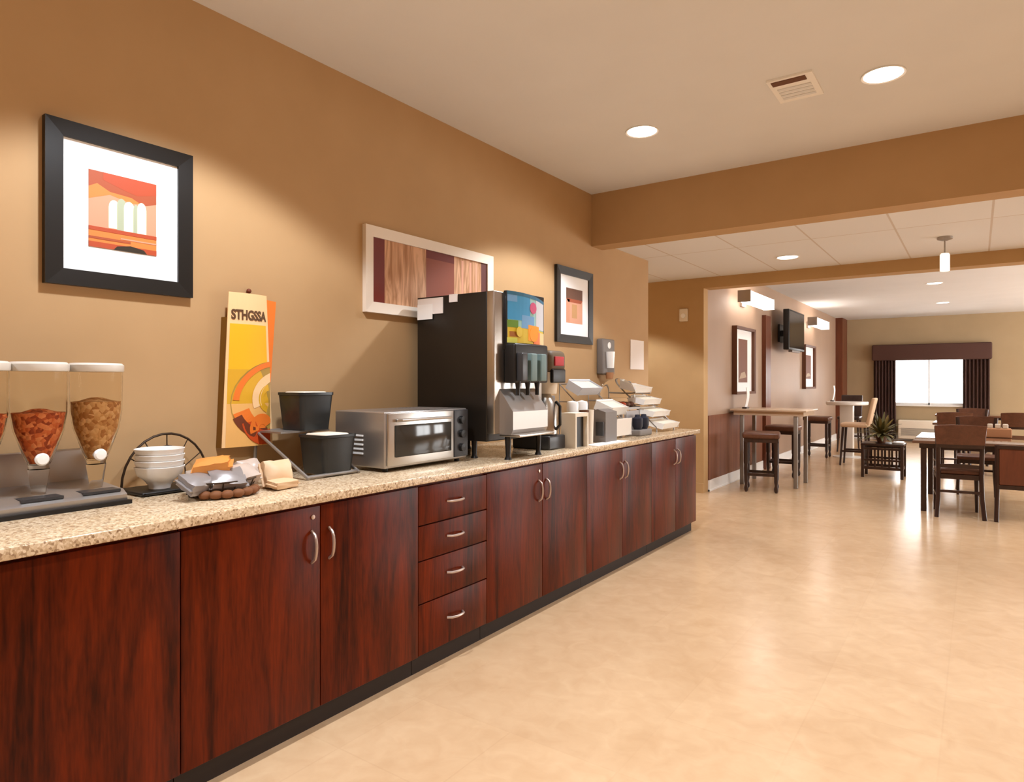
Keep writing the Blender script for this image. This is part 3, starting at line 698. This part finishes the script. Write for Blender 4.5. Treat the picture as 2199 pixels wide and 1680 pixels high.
# leaning menu tablet
o = MB().box(-.01, .01, -.06, .06, 0, .34, 'mid_grey', bev=.004).build('menu_board'); o.location = (-2.5, 4.02, Z); o.rotation_euler = (0, R(-8), R(-30))
tag(o, 'tall grey-brown menu card standing right of the coffee brewer', 'menu card')
t = thing('cup_holder', 'small white-framed cup holder with dark opening near the coffee brewer', 'holder', (-2.2, 3.86, Z))
MB().box(-.06, .05, -.09, -.072, 0, .23, 'cream').box(-.06, .05, .072, .09, 0, .23, 'cream').box(-.06, .05, -.072, .072, .205, .23, 'cream').build('frame', t)
MB().box(-.06, .02, -.07, .07, 0, .2, 'black_plastic').build('insert', t)
for i, (yy, nm) in enumerate(((4.05, 'nearer'), (4.12, 'farther'))):
    o = MB().lathe([(.028, 0), (.035, .24), (.033, .24), (.026, .01), (0, .01)], 'p_umber' if i == 0 else 'cream').build('cup_sleeve'); o.location = (-2.24, yy, Z)
    tag(o, ('brown' if i == 0 else 'cream') + ' cup stack beside the white-framed holder, ' + nm + ' one', 'cup stack')
t = thing('napkin_dispenser', 'dark grey rounded napkin dispenser in front of the white trays', 'napkin dispenser', (-2.27, 4.33, Z))
MB().prism([(-.1, 0), (.1, 0), (.1, .1), (.05, .2), (-.03, .24), (-.1, .22)], 'x', -.09, .09, 'mid_grey', X=Matrix.Rotation(R(90), 4, 'Z') @ Matrix.Identity(4)).build('housing', t)
MB().box(.03, .09, -.112, -.1, .05, .15, 'dark_grey').build('faceplate', t)
for i, (x, y) in enumerate(((-2.42, 4.2), (-2.42, 4.34))):
    o = MB().lathe([(.03, 0), (.034, .02), (.045, .27), (.04, .29), (0, .3)], 'porcelain').build('paper_cup'); o.location = (x, y, Z)
    tag(o, ('left' if i == 0 else 'right') + ' of two upright white cup stacks behind the grey napkin dispenser', 'cup stack')
# tiered condiment racks
def steel_frame(t, h, tiers, w2, dpt):
    m = MB()
    for sy in (-w2, w2):
        m.tube([(dpt, sy, 0), (dpt, sy, .04), (-dpt, sy, h), (-dpt, sy, 0)], .006, 'grey_leg')
        for k in range(1, tiers): z = h * k / tiers; m.tube([(-dpt, sy, z), (dpt * (1 - 1.4 * k / tiers), sy, z)], .005, 'grey_leg')
    m.tube([(-dpt, -w2, h), (-dpt, w2, h)], .006, 'grey_leg')
    m.build('frame', t)
def tray(loc, rot, label, size=(.14, .2, .05), mm='porcelain', group='white trays on the condiment racks'):
    sx, sy, sz = size; q = MB()
    q.prism([(-sx * .4, 0), (sx * .4, 0), (sx * .5, sz), (sx * .5, sz + .004), (sx * .42, sz), (sx * .34, .01), (-sx * .34, .01), (-sx * .42, sz), (-sx * .5, sz + .004), (-sx * .5, sz)], 'y', -sy / 2, sy / 2, mm)
    q.box(-sx * .46, sx * .46, -sy / 2 - .003, -sy / 2 + .003, .0, sz, mm).box(-sx * .46, sx * .46, sy / 2 - .003, sy / 2 + .003, 0, sz, mm)
    q.box(-sx * .38, sx * .38, -sy * .44, sy * .44, .01, sz * .9, 'cream')
    o = q.build('condiment_tray'); o.location = loc; o.rotation_euler = [R(a) for a in rot]
    return tag(o, label, 'tray', group)
t = thing('condiment_rack', 'steel tiered condiment rack with white trays, left of the dark jars', 'rack', (-2.5, 4.72, Z)); steel_frame(t, .42, 3, .24, .2)
tray((-2.31, 4.68, Z + .02), (0, 0, 0), 'white box tray on the lowest tier of the left condiment rack', (.16, .26, .13))
tray((-2.38, 4.72, Z + .2), (0, 22, 0), 'white tilted tray on the middle tier of the left condiment rack', (.16, .28, .07))
tray((-2.56, 4.6, Z + .36), (0, 28, 0), 'greenish-white tilted tray on the top tier of the left condiment rack', (.14, .34, .07), 'g_lav')
t = thing('pastry_case', 'clear-topped case of red-brown pastries between the two racks', 'pastry case', (-2.55, 5.2, Z))
MB().box(-.13, .13, -.18, .18, .2, .22, 'grey_leg').box(-.13, -.11, -.18, .18, 0, .2, 'grey_leg').box(.11, .13, -.18, -.16, 0, .2, 'grey_leg').box(.11, .13, .16, .18, 0, .2, 'grey_leg').build('stand', t)
MB().lathe([(.15, .0), (.15, .05), (.12, .12), (.06, .16), (0, .17)], 'clear_plastic', c=(0, 0, .3), sy=1.3).build('dome', t)
k = 0
for i in range(3):
    for j in range(4):
        x = -2.55 - .07 + .07 * i; y = 5.2 - .12 + .08 * j
        o = MB().ball((0, 0, .022), .033, ('p_umber' if (i + j) % 3 else 'p_rust'), (1, 1.15, .75)).build('muffin'); o.location = (x, y, Z + .22)
        tag(o, 'red-brown muffin in the clear-topped case, %s row, %s along it' % (('rear', 'middle', 'front')[i], ('nearest the brewer', 'second', 'third', 'nearest the far trays')[j]), 'muffin', 'muffins in the pastry case')
t = thing('creamer_stand', 'small grey stand below the pastry case holding two dark jars', 'stand', (-2.27, 5.02, Z))
MB().box(-.07, .07, -.12, .12, 0, .05, 'mid_grey', bev=.01).box(-.07, -.05, -.12, .12, .05, .2, 'wrap_silver').build('body', t)
for i, yy in enumerate((4.96, 5.08)):
    o = MB().lathe([(.03, 0), (.042, .03), (.042, .09), (.025, .1), (.02, .12), (0, .122)], 'blue_dark').build('jar'); o.location = (-2.25, yy, Z + .051)
    tag(o, ('left' if i == 0 else 'right') + ' of the two blue-black jars on the small grey stand', 'jar')
t = thing('tray_tower', 'stepped steel rack at the far end of the counter, stacked with white trays', 'rack', (-2.5, 5.62, Z)); steel_frame(t, .44, 4, .2, .22)
for i, nm in enumerate(('lowest', 'second lowest', 'second highest', 'topmost')):
    tray((-2.3 - .075 * i, 5.6 - .03 * i, Z + .04 + .105 * i), (0, 12, 0), nm + ' white tray on the stepped rack at the far counter end', (.17, .36, .05), 'porcelain', 'white trays on the stepped end rack')
tag(MB().box(-2.2, -2.09, 3.98, 4.46, Z + .0005, Z + .004, 'paper').build('paper_sheet'), 'white paper sheet lying at the counter edge before the condiment racks', 'paper')

# ---------------- dining side ----------------
def wall_bar(loc, ln, label):
    t = thing('wall_bar_light', label, 'wall light', loc, 0, 'bar lights on the dining wall')
    MB().box(0, .03, -.1, .1, .02, .14, 'steel').build('backplate', t)
    m = MB()
    for sy in (-.3, .3): m.tube([(.02, sy * .2, .1), (.12, sy, .16), (.18, sy, .1)], .009, 'steel')
    m.build('arm', t)
    MB().box(.13, .29, -ln / 2, ln / 2, .02, .17, 'bar_glow', bev=.02).build('diffuser', t)
    MB().box(.125, .295, -ln / 2 - .01, -ln / 2, .015, .175, 'steel').build('end_cap', t); MB().box(.125, .295, ln / 2, ln / 2 + .01, .015, .175, 'steel').build('end_cap', t)
wall_bar((-2.75, 9.62, 2.43), 1.25, 'nearer glowing white bar light above the first framed picture')
wall_bar((-2.75, 14.1, 2.43), 1.25, 'farther glowing white bar light beyond the television')
t = thing('television', 'black flat television on a bracket high on the dining wall', 'television', (-2.745, 11.85, 1.9))
MB().box(0, .03, -.15, .15, .15, .45, 'black_plastic').build('wall_plate', t)
MB().box(.03, .2, -.05, .05, .25, .35, 'black_plastic').build('bracket', t)
MB().box(.18, .27, -.58, .58, 0, .66, 'black_plastic', bev=.01).build('casing', t)
MB().box(.27, .273, -.55, .55, .035, .63, 'tv_screen').build('screen', t)
MB().box(.2, .26, -.3, .3, -.03, .0, 'wrap_silver').build('speaker_bar', t)

def bar_stool(loc, rz, label):
    t = thing('bar_stool', label, 'bar stool', loc, rz, 'backless bar stools along the dining wall')
    MB().box(-.22, .22, -.2, .2, .665, .745, 'seat_leather', bev=.03).build('seat', t)
    MB().box(-.2, .2, -.18, .18, .62, .672, 'dark_wood').build('seat_frame', t)
    for sx in (-1, 1):
        for sy in (-1, 1):
            c = (sx * .175, sy * .155, 0)
            MB().lathe([(.012, 0), (.024, .02), (.026, .05), (.016, .09), (.024, .13), (.026, .3), (.022, .34), (.028, .36), (.028, .63)], 'dark_wood', c, seg=12).build('leg', t)
    m = MB()
    for z in (.2,):
        for s in (-1, 1): m.box(-.175, .175, s * .155 - .011, s * .155 + .011, z, z + .035, 'dark_wood').box(s * .175 - .011, s * .175 + .011, -.155, .155, z, z + .035, 'dark_wood')
    m.build('stretcher', t)
    return t
st = bar_stool((-2.22, 8.62, 0), 12, 'nearest brown-seated backless bar stool in front of the first bar table')
copy_tree(st, (-2.3, 10.12, 0), 0, 'brown-seated bar stool on the far side of the first bar table')
copy_tree(st, (-2.38, 13.1, 0), 0, 'bar stool against the wall between the first bar table and the white round table')
def leg4(t, w, d, h, r, m_, ox=0, oy=0):
    for sx in (-1, 1):
        for sy in (-1, 1): MB().box(ox + sx * w - r, ox + sx * w + r, oy + sy * d - r, oy + sy * d + r, 0, h, m_, bev=.004).build('leg', t)
t = thing('bar_table', 'tall bar table with pale thin top and grey metal legs beside the wall', 'table', (-2.24, 9.33, 0))
MB().box(-.48, .48, -.38, .38, .985, 1.01, 'pale_top', bev=.006).build('tabletop', t)
MB().box(-.44, .44, -.34, .34, .93, .985, 'pale_top').build('apron', t)
leg4(t, .34, .3, .93, .024, 'grey_leg')
t = thing('bar_table', 'white round-topped bar table on a broad white pedestal', 'table', (-1.94, 13.4, 0))
MB().lathe([(0, .95), (.33, .95), (.35, .965), (.35, 1.005), (.34, 1.015), (0, 1.015)], 'white_top', seg=32).build('tabletop', t)
MB().box(-.11, .11, -.08, .08, .02, .95, 'white_top', bev=.01).build('pedestal', t)
MB().lathe([(0, 0), (.24, 0), (.24, .012), (.1, .03), (0, .03)], 'white_top').build('base', t)
def menu_tent(loc, label):
    t = thing('table_card', label, 'table card', loc, 0, 'white table cards')
    MB().box(-.03, .03, -.06, .06, 0, .02, 'dark_wood').build('base', t)
    q = MB(); vs = []
    n = 6
    for i in range(n + 1):
        z = .02 + .27 * i / n; x = .03 * math.sin(i / n * 2.4); vs += [(x, -.06, z), (x, .06, z)]
    k = len(vs); vs += [(x + .006, y, z) for x, y, z in vs]
    fs = [(2 * i, 2 * i + 1, 2 * i + 3, 2 * i + 2) for i in range(n)] + [(k + 2 * i, k + 2 * i + 2, k + 2 * i + 3, k + 2 * i + 1) for i in range(n)] + [(2 * i, 2 * i + 2, k + 2 * i + 2, k + 2 * i) for i in range(n)] + [(2 * i + 1, k + 2 * i + 1, k + 2 * i + 3, 2 * i + 3) for i in range(n)]
    fs += [(0, k, k + 1, 1), (2 * n, 2 * n + 1, k + 2 * n + 1, k + 2 * n)]
    q.add(vs, fs, 'white', True); q.build('card', t)
menu_tent((-2.58, 9.2, 1.01), 'curved white card standing on the first bar table below the picture')
menu_tent((-2.18, 13.4, 1.015), 'curved white card standing on the white round bar table')
def bar_chair(loc, rz, label, fab, h=1.08):
    t = thing('bar_chair', label, 'bar chair', loc, rz, 'high-backed bar chairs')
    MB().box(-.2, .2, -.2, .2, .63, .7, fab, bev=.025).build('seat', t)
    X = Matrix.Translation((.19, 0, .68)) @ Matrix.Rotation(R(12), 4, 'Y')
    MB().box(-.02, .03, -.19, .19, .0, h - .68, fab, bev=.015, X=X).build('backrest', t)
    for sx in (-1, 1):
        for sy in (-1, 1): MB().tube([(sx * .16, sy * .16, .64), (sx * .2, sy * .19, 0)], .022, 'dark_wood', r1=.015).build('leg', t)
    MB().box(-.19, .19, -.19, -.165, .22, .25, 'dark_wood').box(-.19, .19, .165, .19, .22, .25, 'dark_wood').box(.165, .19, -.19, .19, .28, .31, 'dark_wood').build('footrest', t)
bar_chair((-1.64, 12.2, 0), 0, 'bar chair with leaning beige back right of the white round table', 'beige_fabric', 1.12)
bar_chair((-2.05, 14.5, 0), 90, 'bar chair with dark brown back behind the white round table', 'dark_wood', 1.12)

# low slatted table with plant
t = thing('low_slatted_table', 'low dark wooden table with slatted sides standing in the aisle', 'table', (-1.1, 10.9, 0))
MB().box(-.27, .27, -.22, .22, .46, .49, 'dark_wood', bev=.006).build('tabletop', t)
leg4(t, .245, .195, .46, .02, 'dark_wood')
m = MB()
for sy in (-.195, .195):
    m.box(-.245, .245, sy - .01, sy + .01, .4, .43, 'dark_wood').box(-.245, .245, sy - .01, sy + .01, .12, .16, 'dark_wood').box(-.245, .245, sy - .01, sy + .01, .24, .27, 'dark_wood')
    for k in range(5): m.box(-.18 + k * .09 - .012, -.18 + k * .09 + .012, sy - .008, sy + .008, .16, .4, 'dark_wood')
for sx in (-.245, .245):
    m.box(sx - .01, sx + .01, -.195, .195, .12, .16, 'dark_wood').box(sx - .01, sx + .01, -.195, .195, .4, .43, 'dark_wood')
    for k in range(3): m.box(sx - .008, sx + .008, -.1 + k * .1 - .012, -.1 + k * .1 + .012, .16, .4, 'dark_wood')
m.build('slats', t)
t = thing('potted_plant', 'bushy olive-brown potted plant on the low slatted table', 'plant', (-1.13, 10.92, .49))
MB().lathe([(0, 0), (.05, 0), (.075, .09), (.08, .1), (.068, .1), (.06, .085), (0, .085)], 'clay').build('pot', t)
MB().lathe([(0, .088), (.062, .088)], 'soil').build('soil', t)
m = MB(); rnd = random.Random(3)
for k in range(90):
    a = rnd.uniform(0, 2 * math.pi); el = rnd.uniform(.35, 1.45); L_ = rnd.uniform(.22, .42); wd = rnd.uniform(.016, .028)
    pts = []; n = 6
    for i in range(n + 1):
        u = i / n; r = L_ * u * math.cos(el) * 1.1; z = .09 + L_ * (math.sin(el) * u - .55 * u * u * math.cos(el)) ; pts.append(Vector((r * math.cos(a), r * math.sin(a), max(z, .02))))
    side = Vector((-math.sin(a), math.cos(a), 0)); vs = []
    for i, p in enumerate(pts):
        ww = wd * math.sin(math.pi * (i + .6) / (n + 1.2)); vs += [p - side * ww, p + Vector((0, 0, .003)), p + side * ww]
    fs = []
    for i in range(n): fs += [(3 * i, 3 * i + 1, 3 * i + 4, 3 * i + 3), (3 * i + 1, 3 * i + 2, 3 * i + 5, 3 * i + 4)]
    m.add(vs, fs, 'leaf' if k % 3 else 'leaf_light', True)
m.build('foliage', t)
o = MB().box(-.07, .07, -.1, .1, 0, .02, 'porcelain', bev=.006).build('white_tray'); o.location = (-.92, 10.95, .49); tag(o, 'small white tray on the right of the low slatted table', 'tray')

# dining chairs and tables
def dining_chair(loc, rz, label, top=.92, low=.74):
    t = thing('dining_chair', label, 'chair', loc, rz, 'dark wooden dining chairs')
    MB().box(-.2, .2, -.19, .21, .43, .475, 'seat_leather', bev=.018).build('seat', t)
    MB().box(-.2, .2, -.2, .2, .385, .432, 'dark_wood').build('seat_frame', t)
    for s in (-1, 1):
        MB().tube([(s * .2, -.27, 0), (s * .185, -.225, .2), (s * .18, -.2, .42), (s * .185, -.215, .7), (s * .2, -.25, top)], .021, 'dark_wood', 8).build('rear_leg', t)
        MB().tube([(s * .185, .2, 0), (s * .18, .185, .43)], .015, 'dark_wood', 8, r1=.023).build('front_leg', t)
    # curved crest panel
    def panel(z0, z1, m_, th=.02):
        n = 8; vs = []
        for z in (z0, z1):
            for i in range(n + 1):
                u = -1 + 2 * i / n; y = -.215 - (z - .7) * .16 - .025 * (1 - u * u); vs.append((u * (.2 + (z - .7) * .08), y, z + (.012 * (1 - u * u) if z == z1 else 0)))
        k = len(vs); vs += [(x, y - th, z) for x, y, z in vs]; q = n + 1; fs = []
        for i in range(n): fs += [(i, i + 1, q + i + 1, q + i), (k + i, k + q + i, k + q + i + 1, k + i + 1), (i, k + i, k + i + 1, i + 1), (q + i, q + i + 1, k + q + i + 1, k + q + i)]
        fs += [(0, q, k + q, k), (n, k + n, k + q + n, q + n)]
        return vs, fs, m_, True
    MB().add(*panel(low, top + .01, 'seat_leather')).build('backrest', t)
    MB().add(*panel(low - .035, low, 'dark_wood')).build('back_rail', t); MB().add(*panel(.5, .53, 'dark_wood')).build('back_rail', t)
    m = MB()
    for s in (-1, 1): m.box(s * .19 - .009, s * .19 + .009, -.22, .19, .2, .225, 'dark_wood')
    m.box(-.19, .19, -.235, -.215, .25, .275, 'dark_wood')
    m.build('stretcher', t)
    return t
dc = dining_chair((-.16, 8.25, 0), 6, 'dark wooden dining chair with brown back pushed under the near table')
copy_tree(dc, (-.3, 11.62, 0), 10, 'dark dining chair far behind the near table, below the window right side')
copy_tree(dc, (-.08, 12.98, 0), 175, 'dark dining chair just right of the curtain in the far group')
copy_tree(dc, (.5, 11.9, 0), 0, 'dark dining chair at the right edge in the far group')
copy_tree(dc, (.0, 9.9, 0), 180, 'dark dining chair facing the camera beyond the near table, mostly hidden')
# low-backed chair with solid panel
t = thing('dining_chair', 'low dark chair with solid red-brown back panel at the right picture edge', 'chair', (.37, 8.28, 0), 3)
MB().box(-.2, .2, -.17, .2, .42, .47, 'seat_leather', bev=.015).build('seat', t)
m = MB().box(-.2, .2, -.235, -.2, .36, .72, 'red_wood', bev=.008); m.build('backrest', t)
MB().box(-.22, .22, -.24, -.195, .32, .36, 'dark_wood').build('back_rail', t); MB().box(-.22, .22, -.24, -.195, .715, .75, 'dark_wood').build('back_rail', t)
for s in (-1, 1):
    MB().tube([(s * .225, -.27, 0), (s * .215, -.22, .3), (s * .215, -.22, .75)], .02, 'dark_wood').build('rear_leg', t)
    MB().tube([(s * .19, .19, 0), (s * .185, .18, .43)], .015, 'dark_wood', r1=.02).build('front_leg', t)
def dining_table(loc, w, d, label):
    t = thing('dining_table', label, 'table', loc, 0)
    MB().box(-w, w, -d, d, .72, .75, 'table_top', bev=.006).build('tabletop', t)
    MB().box(-w + .06, w - .06, -d + .05, d - .05, .67, .72, 'dark_wood').build('apron', t)
    leg4(t, w - .1, d - .06, .67, .026, 'dark_wood')
dining_table((.1, 8.9, 0), .66, .7, 'near dark dining table with glossy top at the right edge')
dining_table((-.1, 12.3, 0), .45, .4, 'far dark dining table in front of the window')
dining_table((.2, 15.4, 0), .85, .45, 'farthest dining table near the back wall')
t = thing('condiment_basket', 'tan condiment basket with pale packets on the near dining table', 'basket', (.2, 9.2, .75))
MB().box(-.12, .12, -.08, .08, 0, .1, 'basket_tan', bev=.01).build('basket', t)
for i in range(3): MB().box(-.1 + i * .07, -.05 + i * .07, -.03, .03, .1, .15, 'cream', bev=.01).build('packet', t)
o = MB().lathe([(0, 0), (.025, 0), (.036, .08), (.033, .08), (.022, .006), (0, .006)], 'porcelain').build('cup'); o.location = (-.27, 9.1, .75); tag(o, 'white cup on the near dining table behind the chair back', 'cup')

# window dressing and heater
t = thing('curtain_set', 'dark brown curtains with boxed valance around the far window', 'curtain', (-.89, 17.95, 0))
def curtain(x0, x1, z0, z1, name):
    n = 48; vs = []
    for z in (z0, z1):
        for i in range(n + 1):
            u = i / n; vs.append((x0 + (x1 - x0) * u, -.08 + .035 * math.sin(u * math.pi * 2 * 7), z))
    k = len(vs); vs += [(x, y + .012, z) for x, y, z in vs]; q = n + 1; fs = []
    for i in range(n): fs += [(i, i + 1, q + i + 1, q + i), (k + i, k + q + i, k + q + i + 1, k + i + 1), (i, k + i, k + i + 1, i + 1), (q + i, q + i + 1, k + q + i + 1, k + q + i)]
    MB().add(vs, fs, 'curtain', True).build(name, t)
curtain(-1.12, -.66, .04, 1.95, 'curtain_panel'); curtain(.64, 1.13, .04, 1.95, 'curtain_panel')
MB().box(-1.15, 1.17, -.2, .045, 1.88, 2.25, 'valance', bev=.03).build('valance', t)
t = thing('wall_heater', 'low pale heating unit under the far window', 'heater', (-.93, 17.78, 0))
MB().box(-.56, .56, -.12, .19, .06, .49, 'cream', bev=.02).build('casing', t)
m = MB()
for k in range(9): m.box(-.5, .5, -.126, -.118, .14 + k * .02, .148 + k * .02, 'mid_grey')
m.build('grille', t)
